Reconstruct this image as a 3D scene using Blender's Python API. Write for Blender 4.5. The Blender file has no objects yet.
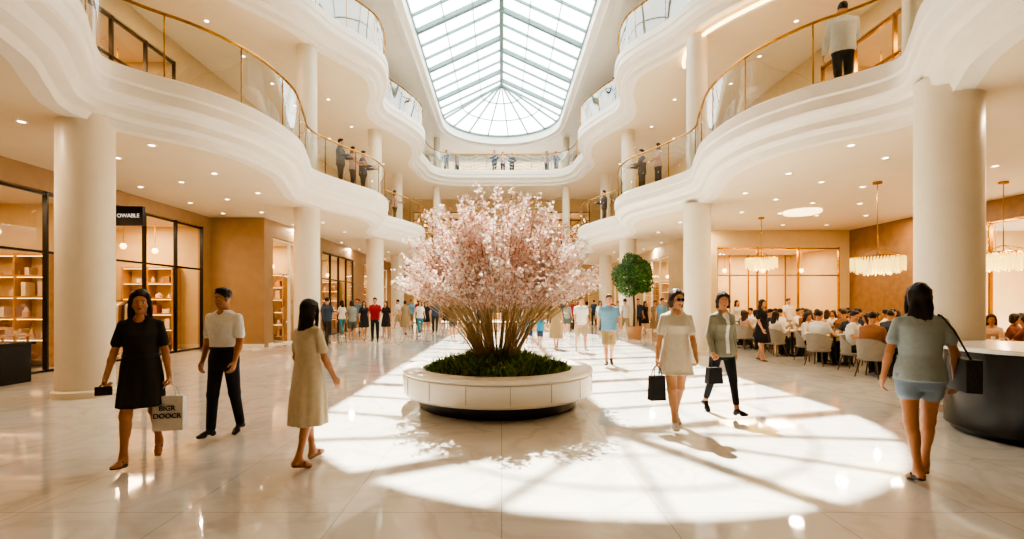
import bpy, math, random
import numpy as np
from mathutils import Vector, Matrix
from mathutils.geometry import tessellate_polygon
random.seed(7); rng=np.random.default_rng(7)
sc=bpy.context.scene
COL=sc.collection
def hx(s):
    s=s.lstrip('#'); o=[]
    for i in (0,2,4):
        c=int(s[i:i+2],16)/255
        o.append(c/12.92 if c<=0.04045 else ((c+0.055)/1.055)**2.4)
    return tuple(o)
MC={}
def M(name,col,rough=.5,metal=0.,var=.05,scale=12.,emit=0.,bump=0.,spec=None,coat=0.):
    if name in MC: return MC[name]
    if isinstance(col,str): col=hx(col)
    m=bpy.data.materials.new(name); m.use_nodes=True
    nt=m.node_tree; b=nt.nodes['Principled BSDF']
    tc=nt.nodes.new('ShaderNodeTexCoord'); no=nt.nodes.new('ShaderNodeTexNoise')
    no.inputs['Scale'].default_value=scale; no.inputs['Detail'].default_value=3
    nt.links.new(tc.outputs['Object'],no.inputs['Vector'])
    r=nt.nodes.new('ShaderNodeValToRGB')
    r.color_ramp.elements[0].position=.3; r.color_ramp.elements[1].position=.7
    r.color_ramp.elements[0].color=(*[c*(1-var) for c in col],1)
    r.color_ramp.elements[1].color=(*[min(1,c*(1+var)) for c in col],1)
    nt.links.new(no.outputs['Fac'],r.inputs['Fac']); nt.links.new(r.outputs['Color'],b.inputs['Base Color'])
    b.inputs['Roughness'].default_value=rough; b.inputs['Metallic'].default_value=metal
    if coat: b.inputs['Coat Weight'].default_value=coat
    if emit:
        nt.links.new(r.outputs['Color'],b.inputs['Emission Color']); b.inputs['Emission Strength'].default_value=emit
    if bump:
        bp=nt.nodes.new('ShaderNodeBump'); bp.inputs['Strength'].default_value=bump; bp.inputs['Distance'].default_value=.01
        nt.links.new(no.outputs['Fac'],bp.inputs['Height']); nt.links.new(bp.outputs['Normal'],b.inputs['Normal'])
    MC[name]=m; return m
def glassmat(name,tint,refl=.5,base=.04):
    m=bpy.data.materials.new(name); m.use_nodes=True; nt=m.node_tree
    nt.nodes.remove(nt.nodes['Principled BSDF']); out=nt.nodes['Material Output']
    t=nt.nodes.new('ShaderNodeBsdfTransparent'); t.inputs[0].default_value=(*tint,1)
    g=nt.nodes.new('ShaderNodeBsdfGlossy'); g.inputs['Roughness'].default_value=.02
    lw=nt.nodes.new('ShaderNodeLayerWeight'); lw.inputs[0].default_value=.3
    mp=nt.nodes.new('ShaderNodeMapRange'); mp.inputs['To Min'].default_value=base; mp.inputs['To Max'].default_value=refl
    nt.links.new(lw.outputs['Facing'],mp.inputs['Value'])
    mx=nt.nodes.new('ShaderNodeMixShader')
    nt.links.new(mp.outputs[0],mx.inputs[0]); nt.links.new(t.outputs[0],mx.inputs[1]); nt.links.new(g.outputs[0],mx.inputs[2])
    nt.links.new(mx.outputs[0],out.inputs[0]); return m
# ------------------------------------------------ mesh builder
class MB:
    def __init__(s): s.v=[]; s.f=[]; s.m=[]; s.mats=[]
    def mi(s,m):
        if m not in s.mats: s.mats.append(m)
        return s.mats.index(m)
    def add(s,vs,fs,m):
        o=len(s.v); s.v+= [tuple(x) for x in vs]; k=s.mi(m)
        for f in fs: s.f.append(tuple(i+o for i in f)); s.m.append(k)
    def box(s,a,b,m,T=None):
        x0,y0,z0=a; x1,y1,z1=b
        vs=[(x0,y0,z0),(x1,y0,z0),(x1,y1,z0),(x0,y1,z0),(x0,y0,z1),(x1,y0,z1),(x1,y1,z1),(x0,y1,z1)]
        if T: vs=[T(v) for v in vs]
        s.add(vs,[(3,2,1,0),(4,5,6,7),(0,1,5,4),(1,2,6,5),(2,3,7,6),(3,0,4,7)],m)
    def beam(s,a,b,w,h,m):
        a=Vector(a);b=Vector(b);d=(b-a).normalized(); up=Vector((0,0,1))
        if abs(d.z)>.98: up=Vector((1,0,0))
        r=d.cross(up).normalized(); u=r.cross(d)
        vs=[]
        for p in (a,b):
            for i,j in ((-1,-1),(1,-1),(1,1),(-1,1)): vs.append(p+r*i*w/2+u*j*h/2)
        s.add(vs,[(0,1,2,3),(7,6,5,4),(0,4,5,1),(1,5,6,2),(2,6,7,3),(3,7,4,0)],m)
    def lathe(s,prof,m,c=(0,0),n=48,T=None):
        vs=[];fs=[]
        for r,z in prof:
            for i in range(n):
                a=2*math.pi*i/n; vs.append((c[0]+r*math.cos(a),c[1]+r*math.sin(a),z))
        for j in range(len(prof)-1):
            for i in range(n):
                k=(i+1)%n; fs.append((j*n+i,j*n+k,(j+1)*n+k,(j+1)*n+i))
        if T: vs=[T(v) for v in vs]
        s.add(vs,fs,m)
    def tube(s,pts,r,m,n=8,closed=False):
        pts=[Vector(p) for p in pts]; N=len(pts); vs=[];fs=[]
        rs=r if isinstance(r,(list,tuple)) else [r]*N
        pu=None
        for i,p in enumerate(pts):
            if closed: d=pts[(i+1)%N]-pts[i-1]
            else: d=pts[min(i+1,N-1)]-pts[max(i-1,0)]
            d.normalize()
            up=Vector((0,0,1)) if abs(d.z)<.9 else Vector((1,0,0))
            if pu is not None: up=pu
            rr=d.cross(up)
            if rr.length<1e-4: rr=d.cross(Vector((0,1,0)))
            rr.normalize(); u=rr.cross(d).normalized(); pu=u
            for k in range(n):
                a=2*math.pi*k/n; vs.append(p+(rr*math.cos(a)+u*math.sin(a))*rs[i])
        for i in range(N if closed else N-1):
            j=(i+1)%N
            for k in range(n):
                l=(k+1)%n; fs.append((i*n+k,i*n+l,j*n+l,j*n+k))
        if not closed:
            fs.append(tuple(range(n))[::-1]); fs.append(tuple((N-1)*n+k for k in range(n)))
        s.add(vs,fs,m)
    def obj(s,name,smooth=None,loc=(0,0,0),rot=0,bevel=0):
        me=bpy.data.meshes.new(name); me.from_pydata(s.v,[],s.f)
        for m in s.mats: me.materials.append(m)
        me.polygons.foreach_set('material_index',s.m)
        if smooth is not None:
            me.polygons.foreach_set('use_smooth',[True]*len(s.f))
            try: me.set_sharp_from_angle(angle=math.radians(smooth))
            except Exception: pass
        me.update()
        o=bpy.data.objects.new(name,me); COL.objects.link(o); o.location=loc; o.rotation_euler=(0,0,rot)
        if bevel:
            b=o.modifiers.new('bevel','BEVEL'); b.width=bevel; b.segments=2; b.limit_method='ANGLE'
        return o
def inst(o,name,loc,rot=0,scale=1):
    n=bpy.data.objects.new(name,o.data); COL.objects.link(n); n.location=loc; n.rotation_euler=(0,0,rot); n.scale=(scale,)*3
    return n
F=480.; VX=501.5; HY=303.; CH=1.57
def gp(px,py): d=F*CH/(py-HY); return ((px-VX)/F*d,d)
def light(name,typ,loc,energy,col,size=.25,rot=(0,0,0),sy=None,shape='DISK'):
    l=bpy.data.lights.new(name,typ); l.energy=energy; l.color=col
    if typ=='AREA':
        l.shape=shape; l.size=size
        if sy: l.size_y=sy
    elif typ in('POINT','SPOT'): l.shadow_soft_size=size
    o=bpy.data.objects.new(name,l); COL.objects.link(o); o.location=loc; o.rotation_euler=rot; return o
# ------------------------------------------------ materials
plaster=M('cream_plaster','efe7da',.4,var=.02,scale=3)
ceilm=M('ceiling_plaster','e2d1b5',.6,var=.02,scale=2)
colm=M('column_plaster','e5d9c4',.4,var=.02,scale=4)
tan=M('tan_wall','a98a67',.55,var=.06,scale=3)
beige=M('beige_wall','d0b78f',.6,var=.04,scale=3)
wood=M('dark_wood','5a371e',.4,var=.3,scale=6)
shw=M('shelf_wood','b98d5a',.45,var=.15,scale=6)
wood2=M('walnut_panel','8d6c4c',.4,var=.15,scale=4)
black=M('black_frame','14110f',.35,var=.1)
bronze=M('bronze_frame','4a3826',.35,.5,var=.1)
brass=M('brass','b98c45',.25,1.,var=.05)
white=M('white_trim','f3eee4',.35,var=.01)
steel=M('skylight_frame','6f8686',.4,.1,var=.03)
warmem=M('warm_lamp','ffd08a',.5,emit=9)
discem=M('downlight_disc','ffe9c8',.5,emit=14)
glass=glassmat('balustrade_glass',(.92,.965,.955),.6,.07)
shopglass=glassmat('shop_glass',(.97,.96,.93),.4,.03)
skyglass=glassmat('skylight_glass',(.93,.97,.98),.25,.02)
def marble():
    m=bpy.data.materials.new('polished_marble'); m.use_nodes=True; nt=m.node_tree; N=nt.nodes; L=nt.links; b=N['Principled BSDF']
    tc=N.new('ShaderNodeTexCoord'); br=N.new('ShaderNodeTexBrick'); L.new(tc.outputs['Object'],br.inputs['Vector'])
    br.offset=0; br.inputs['Scale'].default_value=1; br.inputs['Brick Width'].default_value=1.2; br.inputs['Row Height'].default_value=1.2
    br.inputs['Mortar Size'].default_value=.004; br.inputs['Mortar Smooth'].default_value=.1
    br.inputs['Color1'].default_value=(*hx('ddd8d0'),1); br.inputs['Color2'].default_value=(*hx('d8d2c9'),1); br.inputs['Mortar'].default_value=(*hx('b3aca2'),1)
    no=N.new('ShaderNodeTexNoise'); no.inputs['Scale'].default_value=.9; no.inputs['Detail'].default_value=8; no.inputs['Distortion'].default_value=1.6
    L.new(tc.outputs['Object'],no.inputs['Vector'])
    r=N.new('ShaderNodeValToRGB'); e=r.color_ramp.elements; e[0].position=.44; e[0].color=(1,1,1,1); e[1].position=.56; e[1].color=(1,1,1,1)
    x=e.new(.5); x.color=(.88,.87,.86,1); L.new(no.outputs['Fac'],r.inputs['Fac'])
    mx=N.new('ShaderNodeMix'); mx.data_type='RGBA'; mx.blend_type='MULTIPLY'; mx.inputs[0].default_value=1
    L.new(br.outputs['Color'],mx.inputs[6]); L.new(r.outputs['Color'],mx.inputs[7]); L.new(mx.outputs[2],b.inputs['Base Color'])
    n2=N.new('ShaderNodeTexNoise'); n2.inputs['Scale'].default_value=3
    mr=N.new('ShaderNodeMapRange'); mr.inputs['To Min'].default_value=.02; mr.inputs['To Max'].default_value=.08
    L.new(tc.outputs['Object'],n2.inputs['Vector']); L.new(n2.outputs['Fac'],mr.inputs['Value']); L.new(mr.outputs[0],b.inputs['Roughness'])
    b.inputs['IOR'].default_value=1.9
    return m
marb=marble()
# ------------------------------------------------ paths
def cat(pts,step=.18):
    P=[Vector((*p,0)) for p in pts]; P=[P[0]*2-P[1]]+P+[P[-1]*2-P[-2]]; out=[]
    for i in range(1,len(P)-2):
        n=max(2,int((P[i+1]-P[i]).length/step))
        for k in range(n):
            t=k/n; a,b,c,d=P[i-1],P[i],P[i+1],P[i+2]
            q=.5*((2*b)+(c-a)*t+(2*a-5*b+4*c-d)*t*t+(3*b-a-3*c+d)*t**3); out.append((q.x,q.y))
    out.append((P[-2].x,P[-2].y)); return out
far=[(17.3,4.4),(19,4.5),(20.7,5.1),(21.8,5.15),(23.2,4.6),(25,4.1),(27,4.35),(28.6,4.85),(30.3,4.75),(31.8,4.6)]
p2=[(-3,5.3),(0,5.0),(3,4.95),(4.8,5.1),(6.1,5.45),(7.0,6.0),(7.7,6.4),(8.2,6.15),(8.9,5.5),(10,4.98),(11.5,4.88),(13,5.25),(14.2,5.55),(15.5,5.15)]+far
p3=[(-3,9.4),(4,9.2),(9,8.6),(12,7.3),(14,5.95),(15.5,5.35)]+far
def fullpath(kp):
    L=[(-x,y) for y,x in kp]+[(-4.1,32.7),(-3.2,33.1),(-1.5,33.2),(0,33.2)]
    l=cat(L); r=[(-x,y) for x,y in l[:-1]][::-1]
    return l+r
def off(path,o):
    n=len(path); out=[]
    for i,(x,y) in enumerate(path):
        a=path[max(0,i-1)]; b=path[min(n-1,i+1)]
        dx=b[0]-a[0]; dy=b[1]-a[1]; l=math.hypot(dx,dy); out.append((x+dy/l*o,y-dx/l*o))
    return out
PA2=fullpath(p2); PA3=fullpath(p3)
XO=16.; YB=38.; YF=-3.
def slab(name,path,o,z,mat,flip):
    pp=off(path,o); poly=[(x,y,z) for x,y in pp]+[(XO,YF-.001,z),(XO,YB,z),(-XO,YB,z),(-XO,YF-.001,z)]
    tr=tessellate_polygon([[Vector(p) for p in poly]])
    mb=MB(); mb.add(poly,[t for t in tr],mat); return mb.obj(name)
GH=1.3
def level(path,Fz,tag):
    prof=[(-.24,0),(-.24,.15),(-.03,.15),(.03,.10),(.03,-.12),(.0,-.16),(.0,-.34),(-.03,-.38),(-.16,-.43),(-.22,-.50),(-.24,-.62),(-.30,-.655),(-.42,-.67),(-.46,-.8),(-.7,-.8)]
    rows=[off(path,o) for o,_ in prof]; mb=MB(); vs=[];fs=[]; n=len(path)
    for r,(o,z) in zip(rows,prof): vs+=[(x,y,Fz+z) for x,y in r]
    for j in range(len(prof)-1):
        for i in range(n-1): fs.append((j*n+i,j*n+i+1,(j+1)*n+i+1,(j+1)*n+i))
    mb.add(vs,fs,plaster); mb.obj('balcony_fascia',smooth=28)
    slab('floor_'+tag,path,-.2,Fz,marb,0); slab('ceiling_'+tag,path,-.6,Fz-.799,ceilm,1)
    g=off(path,-.11); mb=MB(); vs=[(x,y,Fz+.13) for x,y in g]+[(x,y,Fz+GH-.03) for x,y in g]
    mb.add(vs,[(i,i+1,n+i+1,n+i) for i in range(n-1)],glass)
    mb.tube([(x,y,Fz+GH) for x,y in g],.03,brass,8)
    mb.tube([(x,y,Fz+.17) for x,y in g],.018,brass,6)
    acc=0; last=g[0]
    for i in range(1,n):
        acc+=math.hypot(g[i][0]-last[0],g[i][1]-last[1]); last=g[i]
        if acc>1.25:
            acc=0; x,y=g[i]; mb.tube([(x,y,Fz+.13),(x,y,Fz+GH)],.014,brass,6)
    mb.obj('glass_balustrade',smooth=40)
F2,F3,ZR=5.4,10.6,13.3
level(PA2,F2,'level_2'); level(PA3,F3,'level_3')
mb=MB(); mb.add([(-XO,YF,0),(XO,YF,0),(XO,YB,0),(-XO,YB,0)],[(0,1,2,3)],marb); mb.obj('floor')
mb=MB(); mb.box((-XO,YF-.3,0),(XO,YF-.005,ZR),beige); mb.obj('rear_light_blocker')  # added unseen wall behind the camera, blocks flat sky light from the open rear
# ------------------------------------------------ roof + skylight
R=3.8; y0,y1=15.4,31.0
st=[]
for i in range(25):
    a=math.pi+math.pi*i/24; st.append((R*math.cos(a),y0+R*math.sin(a)))
ns=13
for i in range(1,ns): st.append((R,y0+(y1-y0)*i/ns))
for i in range(25):
    a=math.pi*i/24; st.append((R*math.cos(a),y1+R*math.sin(a)))
for i in range(1,ns): st.append((-R,y1-(y1-y0)*i/ns))
outer=[Vector(p) for p in ((-XO,YF,ZR),(XO,YF,ZR),(XO,YB,ZR),(-XO,YB,ZR))]
hole=[Vector((x,y,ZR)) for x,y in st]
tr=tessellate_polygon([outer,hole]); mb=MB(); mb.add(outer+hole,[t for t in tr],plaster); mb.obj('ceiling')
mb=MB(); n=len(st)
def so(o):
    out=[]
    for x,y in st:
        cy=min(max(y,y0),y1); d=Vector((x,y-cy)); d.normalize(); out.append((x+d.x*o,y+d.y*o))
    return out
prof=[(.55,ZR+.02),(.5,ZR-.28),(.28,ZR-.34),(.22,ZR-.16),(.0,ZR-.2),(0,ZR+.35),(.2,ZR+.35)]
vs=[];fs=[]
for o,z in prof: vs+=[(x,y,z) for x,y in so(o)]
for j in range(len(prof)-1):
    for i in range(n): k=(i+1)%n; fs.append((j*n+i,j*n+k,(j+1)*n+k,(j+1)*n+i))
mb.add(vs,fs,white); mb.obj('trim_skylight',smooth=30)
ZE=ZR+.35; ZA=15.4; mb=MB()
def apex(x,y): return (0,min(max(y,y0),y1-.6),ZA)
gl=MB(); q_=0
for i in range(n):
    x,y=st[i]; k=(i+1)%n; a=apex(x,y); b=apex(*st[k])
    isarc=(y<y0-1e-6 or y>y1+1e-6)
    gl.add([(x,y,ZE+.02),(st[k][0],st[k][1],ZE+.02),tuple(b),tuple(a)],[(0,1,2,3)],skyglass)
    if (not isarc) or i%3==0:
        q_+=1; big=(q_%3==0) and not y>y1; mb.beam((x,y,ZE),a,.2 if big else .06,.2 if big else .12,steel)
    mb.beam((x,y,ZE),(st[k][0],st[k][1],ZE),.1,.14,steel)
    for t in (.33,.66):
        p=Vector((x,y,ZE)).lerp(Vector(a),t); q=Vector((st[k][0],st[k][1],ZE)).lerp(Vector(b),t)
        if (p-q).length>.05: mb.beam(p,q,.035,.06,steel)
mb.beam((0,y0,ZA),(0,y1-.6,ZA),.2,.2,steel)
fr=mb.obj('skylight_frame'); g=gl.obj('skylight_glazing')
e=bpy.data.objects.new('skylight',None); COL.objects.link(e); fr.parent=e; g.parent=e
# ------------------------------------------------ walls & shops
def shopitems(mb,T,u0,u1,v,z0,zt,seed):
    r=random.Random(seed); cols=[M('goods_%d'%i,c,.5) for i,c in enumerate(['c8a06a','f0e2c8','a87a4c','6a5242','d8b8a0','b8864a','e8d8c0','b07a60'])]
    nsh=5; H=min(zt-z0-.5,2.6)
    for i in range(nsh+1):
        z=z0+.15+H*i/nsh; mb.box((u0,v-.4,z),(u1,v,z+.035),shw,T)
        if i<nsh:
            u=u0+.15
            while u<u1-.3:
                w=r.uniform(.08,.26); h=r.uniform(.1,H/nsh-.14); m=r.choice(cols)
                if r.random()<.45: mb.lathe([(0.001,z+.035),(w/2,z+.035),(w/2,z+h*.6),(w/5,z+h*.8),(w/5,z+h),(0.001,z+h)],m,(u+w/2,v-.2),10,T)
                else: mb.box((u,v-.33,z+.035),(u+w,v-.08,z+.035+h),m,T)
                u+=w+r.uniform(.1,.4)
            mb.box((u0+.03,v-.36,z+H/nsh-.03),(u1-.03,v-.34,z+H/nsh-.02),M('shelf_led','ffcf8a',.5,emit=10),T)
    k=int((u1-u0)/1.6)+1
    for i in range(k+1):
        u=u0+(u1-u0)*i/k; mb.box((u-.02,v-.42,z0),(u+.02,v,z0+H+.2),shw,T)
def rack(mb,T,u0,u1,v,z0,seed):
    r=random.Random(seed); cols=[M('garment_%d'%i,c,.8) for i,c in enumerate(['e8ddcc','2b2624','a67c52','d9c7b0','7f3b32','d8d4cc','4c4038'])]
    mb.box((u0,v-.015,z0+1.62),(u1,v+.015,z0+1.65),brass,T)
    for u in (u0,u1): mb.box((u-.015,v-.015,z0),(u+.015,v+.015,z0+1.65),brass,T); mb.box((u-.02,v-.25,z0),(u+.02,v+.25,z0+.03),brass,T)
    u=u0+.08
    while u<u1-.05:
        m=r.choice(cols); h=r.uniform(.7,1.05); w=.2
        vs=[(u-.02,v-.05,z0+1.6),(u+.02,v-.05,z0+1.6),(u+.02,v+.05,z0+1.6),(u-.02,v+.05,z0+1.6),
            (u-.03,v-w,z0+1.5),(u+.03,v-w,z0+1.5),(u+.03,v+w,z0+1.5),(u-.03,v+w,z0+1.5),
            (u-.04,v-w*1.1,z0+1.6-h),(u+.04,v-w*1.1,z0+1.6-h),(u+.04,v+w*1.1,z0+1.6-h),(u-.04,v+w*1.1,z0+1.6-h)]
        fs=[(0,1,2,3),(8,9,10,11)]
        for a in (0,4):
            for i in range(4): j=(i+1)%4; fs.append((a+i,a+j,a+4+j,a+4+i))
        mb.add([T(p) for p in vs],fs,m); u+=r.uniform(.07,.13)
def wallshops(name,org,ud,vd,length,z0,z1,ops,mat,thick=.2):
    ux,uy=ud; vx,vy=vd
    T=lambda p:(org[0]+ux*p[0]+vx*p[1],org[1]+uy*p[0]+vy*p[1],p[2])
    mb=MB(); u=0
    for o in ops+[(length,length,0,0,0,0,0)]:
        if o[0]>u+.01: mb.box((u,0,z0),(o[0],thick,z1),mat,T); mb.box((u,-.02,z0),(o[0],0,z0+.12),white,T)
        if o[1]>o[0] and z0+o[2]<z1: mb.box((o[0],0,z0+o[2]),(o[1],thick,z1),mat,T)
        u=o[1]
    mb.obj(name)
    for k,(u0,u1,h,fm,im,en,sty) in enumerate(ops):
        DD=3.4; zt=z0+h; s=MB()
        s.box((u0-.1,DD,z0),(u1+.1,DD+.1,zt+.1),im,T); s.box((u0-.1,thick,z0),(u0,DD,zt+.1),im,T); s.box((u1,thick,z0),(u1+.1,DD,zt+.1),im,T)
        s.box((u0-.1,thick,zt),(u1+.1,DD,zt+.1),ceilm,T)
        if sty in('plain','wide'):
            for q in np.arange(u0+.3,u1,.9): s.box((q,DD-.05,z0),(q+.04,DD,zt),brass,T)
        s.obj('shop_interior')
        f=MB(); nm=max(2,int((u1-u0)/ (1.15 if sty!='wide' else 1.5)))
        for i in range(nm+1):
            u=u0+(u1-u0)*i/nm; f.box((u-.025,.02,z0),(u+.025,.12,zt),fm,T)
        for z in (z0,zt-.08,z0+2.7): f.box((u0,.03,z),(u1,.11,z+.05),fm,T)
        door=nm//2
        for i in range(nm):
            if i==door and sty!='closed': continue
            a=u0+(u1-u0)*i/nm; b=u0+(u1-u0)*(i+1)/nm
            f.add([T((a,.07,z0)),T((b,.07,z0)),T((b,.07,zt)),T((a,.07,zt))],[(0,1,2,3)],shopglass)
        f.obj('window_shopfront')
        if sty in('shop','closed'):
            g=MB(); shopitems(g,T,u0+.3,u1-.5,DD-.02,z0,zt,k*7+len(name)); g.obj('display_shelf')
            T2=lambda p:T((p[1],p[0],p[2]))
            g=MB(); shopitems(g,T2,.8,DD-.9,u1-.02,z0,zt,k*5+3); g.obj('display_shelf')
            g=MB(); rack(g,T2,.7,2.4,(u0+u1)/2,z0,k+3); g.obj('clothing_rack')
            if u1-u0>3.5:
                g=MB(); rack(g,T2,.6,2.4,u0+.8,z0,k+9); g.obj('clothing_rack')
                g=MB(); c0=u1-1.05; g.box((c0-.4,1.0,z0+.78),(c0+.4,1.7,z0+.82),shw,T)
                for a_ in (-.35,.35):
                    for b_ in (1.05,1.65): g.box((c0+a_-.02,b_-.02,z0),(c0+a_+.02,b_+.02,z0+.78),brass,T)
                for q in range(4): g.box((c0-.36+q*.19,1.2,z0+.82),(c0-.23+q*.19,1.45,z0+.9+.05*(q%3)),M('goods_%d'%(q*2),'ffffff'),T)
                g.obj('display_table')
        c=T(((u0+u1)/2,DD*.5,zt-.03))
        light('shop_ceiling_light','AREA',c,en*1.35,(1,.73,.45),(u1-u0)*.6 if ux else 1.2,(0,0,0),1.2 if ux else (u1-u0)*.6,'RECTANGLE')
        g=MB()
        for i in range(3):
            uu=u0+(u1-u0)*(i+.5)/3; p=T((uu,1.2,0)); zz=zt-.9
            g.lathe([(.001,zz-.09),(.06,zz-.07),(.09,zz),(.06,zz+.07),(.001,zz+.09)],warmem,(p[0],p[1]),12)
            g.tube([(p[0],p[1],zz+.08),(p[0],p[1],zt)],.008,brass,5)
        g.obj('pendant_lamp',smooth=60)
LX=-10.3
wallshops('wall_left',(LX,YF),(0,1),(-1,0),20.,0,4.6,[(7.5,15.2,4.1,black,beige,240,'shop'),(15.6,19.6,4.2,black,beige,240,'shop')],tan)
mb=MB(); mb.box((LX,17.0,0),(-8.4,17.3,4.6),tan); mb.box((LX-.02,16.97,0),(-8.4,17.0,.12),white); mb.obj('wall_left_return')
wallshops('wall_left_far',(-8.4,17.3),(0,1),(-1,0),YB-17.3,0,4.6,[(.35,3.3,4.0,white,beige,190,'closed'),(5.2,10.,4.0,bronze,beige,200,'shop'),(12,18,4.0,white,beige,190,'shop')],tan)
wallshops('wall_left_upper',(LX,YF),(0,1),(-1,0),YB-YF,F2,9.8,[(8,12.2,3.6,bronze,beige,170,'shop'),(13.3,18.2,3.8,bronze,beige,220,'shop'),(22,28,3.6,white,beige,150,'shop')],beige)
wallshops('wall_right_upper',(-LX,YF),(0,1),(1,0),YB-YF,F2,9.8,[(8,12.2,3.6,brass,beige,240,'shop'),(12.8,18.5,3.8,brass,beige,320,'shop'),(22,28,3.6,white,beige,150,'shop')],beige)
wallshops('wall_left_top',(LX,YF),(0,1),(-1,0),YB-YF,F3,ZR,[(22,28,2.3,white,beige,60,'plain')],plaster)
wallshops('wall_right_top',(-LX,YF),(0,1),(1,0),YB-YF,F3,ZR,[(22,28,2.3,white,beige,60,'plain')],plaster)
wallshops('wall_right',(14.5,YF),(0,1),(1,0),23.,0,4.6,[(13.5,19.2,4.0,brass,beige,300,'wide')],wood2)
wallshops('wall_right_return',(8.5,20.),(1,0),(0,1),6.2,0,4.6,[(.5,5.6,3.9,brass,beige,330,'wide')],beige)
wallshops('wall_right_far',(8.5,20.2),(0,1),(1,0),YB-20.2,0,4.6,[(4.2,8.6,4.0,white,beige,190,'closed'),(10,16,4.0,white,beige,190,'shop')],beige)
wallshops('wall_back',(-XO,YB),(1,0),(0,1),2*XO,0,4.6,[(9,13.5,3.8,bronze,beige,180,'shop'),(14.2,17.8,3.8,bronze,beige,180,'shop'),(18.5,23,3.8,bronze,beige,180,'shop')],beige)
wallshops('wall_back_upper',(-XO,YB),(1,0),(0,1),2*XO,F2,9.8,[(9,13.5,3.4,bronze,beige,130,'shop'),(18.5,23,3.4,bronze,beige,130,'shop')],beige)
wallshops('wall_back_top',(-XO,YB),(1,0),(0,1),2*XO,F3,ZR,[(10,22,2.2,white,beige,60,'plain')],plaster)
mb=MB(); pts=[(7.4+1.4*math.sin(t*.9),7+t*1.6,9.72) for t in np.linspace(0,6,50)]
mb.tube(pts,.05,warmem,6); mb.obj('cove_light')
mb=MB(); mb.box((-10.28,12.55,3.6),(-9.38,12.65,4.1),black); mb.obj('shop_sign',bevel=.01)
def text(name,s,loc,size,mat,rot,parent=None):
    c=bpy.data.curves.new(name,'FONT'); c.body=s; c.size=size; c.align_x='CENTER'; c.align_y='CENTER'; c.extrude=.004
    c.materials.append(mat); o=bpy.data.objects.new(name,c); COL.objects.link(o); o.location=loc; o.rotation_euler=rot
    return o
text('sign_lettering','OWABLE',(-9.755,12.54,3.85),.145,M('letter_white','ffffff',.5,emit=.8),(math.pi/2,0,0))
# ------------------------------------------------ columns
def column(x,y,r,z0,z1):
    mb=MB(); mb.lathe([(r,z0),(r,z1)],colm,n=48)
    mb.lathe([(r+.0,z0),(r+.05,z0),(r+.05,z0+.1),(r+.01,z0+.13)],colm,n=48)
    mb.obj('column',smooth=30,loc=(x,y,0))
for x,y in ((-7.1,8.2),(6.7,7.2),(-6.28,15.5),(6.07,14.9),(-6.06,23),(6.06,23),(-6.65,30.7),(6.65,30.7)):
    r=.4; column(x,y,r,0,4.92 if y<9 else 4.62)
    if y>9: 
        column(x,y,.31,F2,9.82); column(x,y,.28,F3,ZR)
for x in (-4.6,4.6):
    column(x,34.2,.3,0,4.62); column(x,34.2,.26,F2,9.82); column(x,34.2,.24,F3,ZR)
for x in (-2,2): column(x,34.6,.26,0,4.62)
mb=MB(); mb.lathe([(.1,F2+.1),(.1,F2+1.3),(.14,F2+1.35),(.12,F2+1.45),(.02,F2+1.48)],colm,(6.55,7.7),20); mb.obj('balustrade_post',smooth=40)
# downlights
mb=MB(); dl=[]
for sx in (-1,1):
    for y in (6,8,10,12,14,16,18.5,21,24,27,30,33): 
        dl.append((sx*8.0,y,4.6)); 
    for y in (9.2,11.2,13.2,18,20.5,26,28.5): dl.append((sx*(6.7),y,4.6))
    for y in (6.5,8.5,10.5,12.5,14.5,16.2): dl.append((sx*9.4,y,4.6))
    for y in (8,10,12,14,16,18,20,22,24,26,28,30,32): dl.append((sx*8.6,y,9.8))
    for y in (16.5,19,22,25,28): dl.append((sx*7.0,y+.4,9.8))
for x in (10.9,12.6):
    for y in (8,10,12,14,16,18): dl.append((x,y+.6,4.6))
for x,y,z in dl:
    mb.lathe([(.001,z-.012),(.055,z-.012)],discem,(x,y),16); mb.lathe([(.055,z-.012),(.085,z-.015),(.085,z)],white,(x,y),16)
mb.obj('recessed_downlights')
for sx in (-1,1):
    for y in (6.5,13,19,26,32):
        light('ceiling_downlight','AREA',(sx*8.3,y+.5,4.57),110,(1,.79,.56),.3)
        light('ceiling_downlight','AREA',(sx*8.2,y+.5,9.77),130,(1,.79,.56),.3)
for x in (11.7,13.6):
    for y in (10.5,16.5): light('ceiling_downlight','AREA',(x,y,4.57),150,(1,.73,.44),.3)
# ------------------------------------------------ planter
PX,PY=-.06,7.6
mb=MB(); pw=M('planter_stone','e8dfd0',.3,var=.02,scale=5)
mb.lathe([(1.2,0),(1.22,.02),(1.22,.2),(1.1,.2)],M('planter_plinth','120f0e',.3),n=96)
mb.lathe([(1.15,.19),(1.42,.19),(1.46,.22),(1.47,.26),(1.47,.49),(1.46,.5),(1.44,.505),(1.44,.515),(1.47,.52),(1.48,.54),(1.47,.575),(1.44,.585),(1.2,.585),(1.17,.57),(1.17,.45),(.001,.45)],pw,n=96)
for i in range(16):
    a=2*math.pi*(i+.3)/16; c,s_=math.cos(a),math.sin(a)
    mb.beam((1.473*c,1.473*s_,.25),(1.473*c,1.473*s_,.49),.006,.006,M('seam','8c8478',.6))
mb.obj('planter_bench',smooth=30,loc=(PX,PY,0))
mb=MB(); soil=M('soil','2a1d12',.9,bump=.5); prof=[(1.16,.5),(1.0,.56),(.7,.64),(.35,.7),(.001,.72)]
mb.lathe(prof,soil,n=40)
gm=[M('grass_%d'%i,c,.6,var=.25) for i,c in enumerate(['5a7c2b','7d9c3c','3f5f22','98aa50'])]
def zs(r): return float(np.interp(r,[0,.35,.7,1.0,1.16],[.72,.7,.64,.56,.5]))
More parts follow.
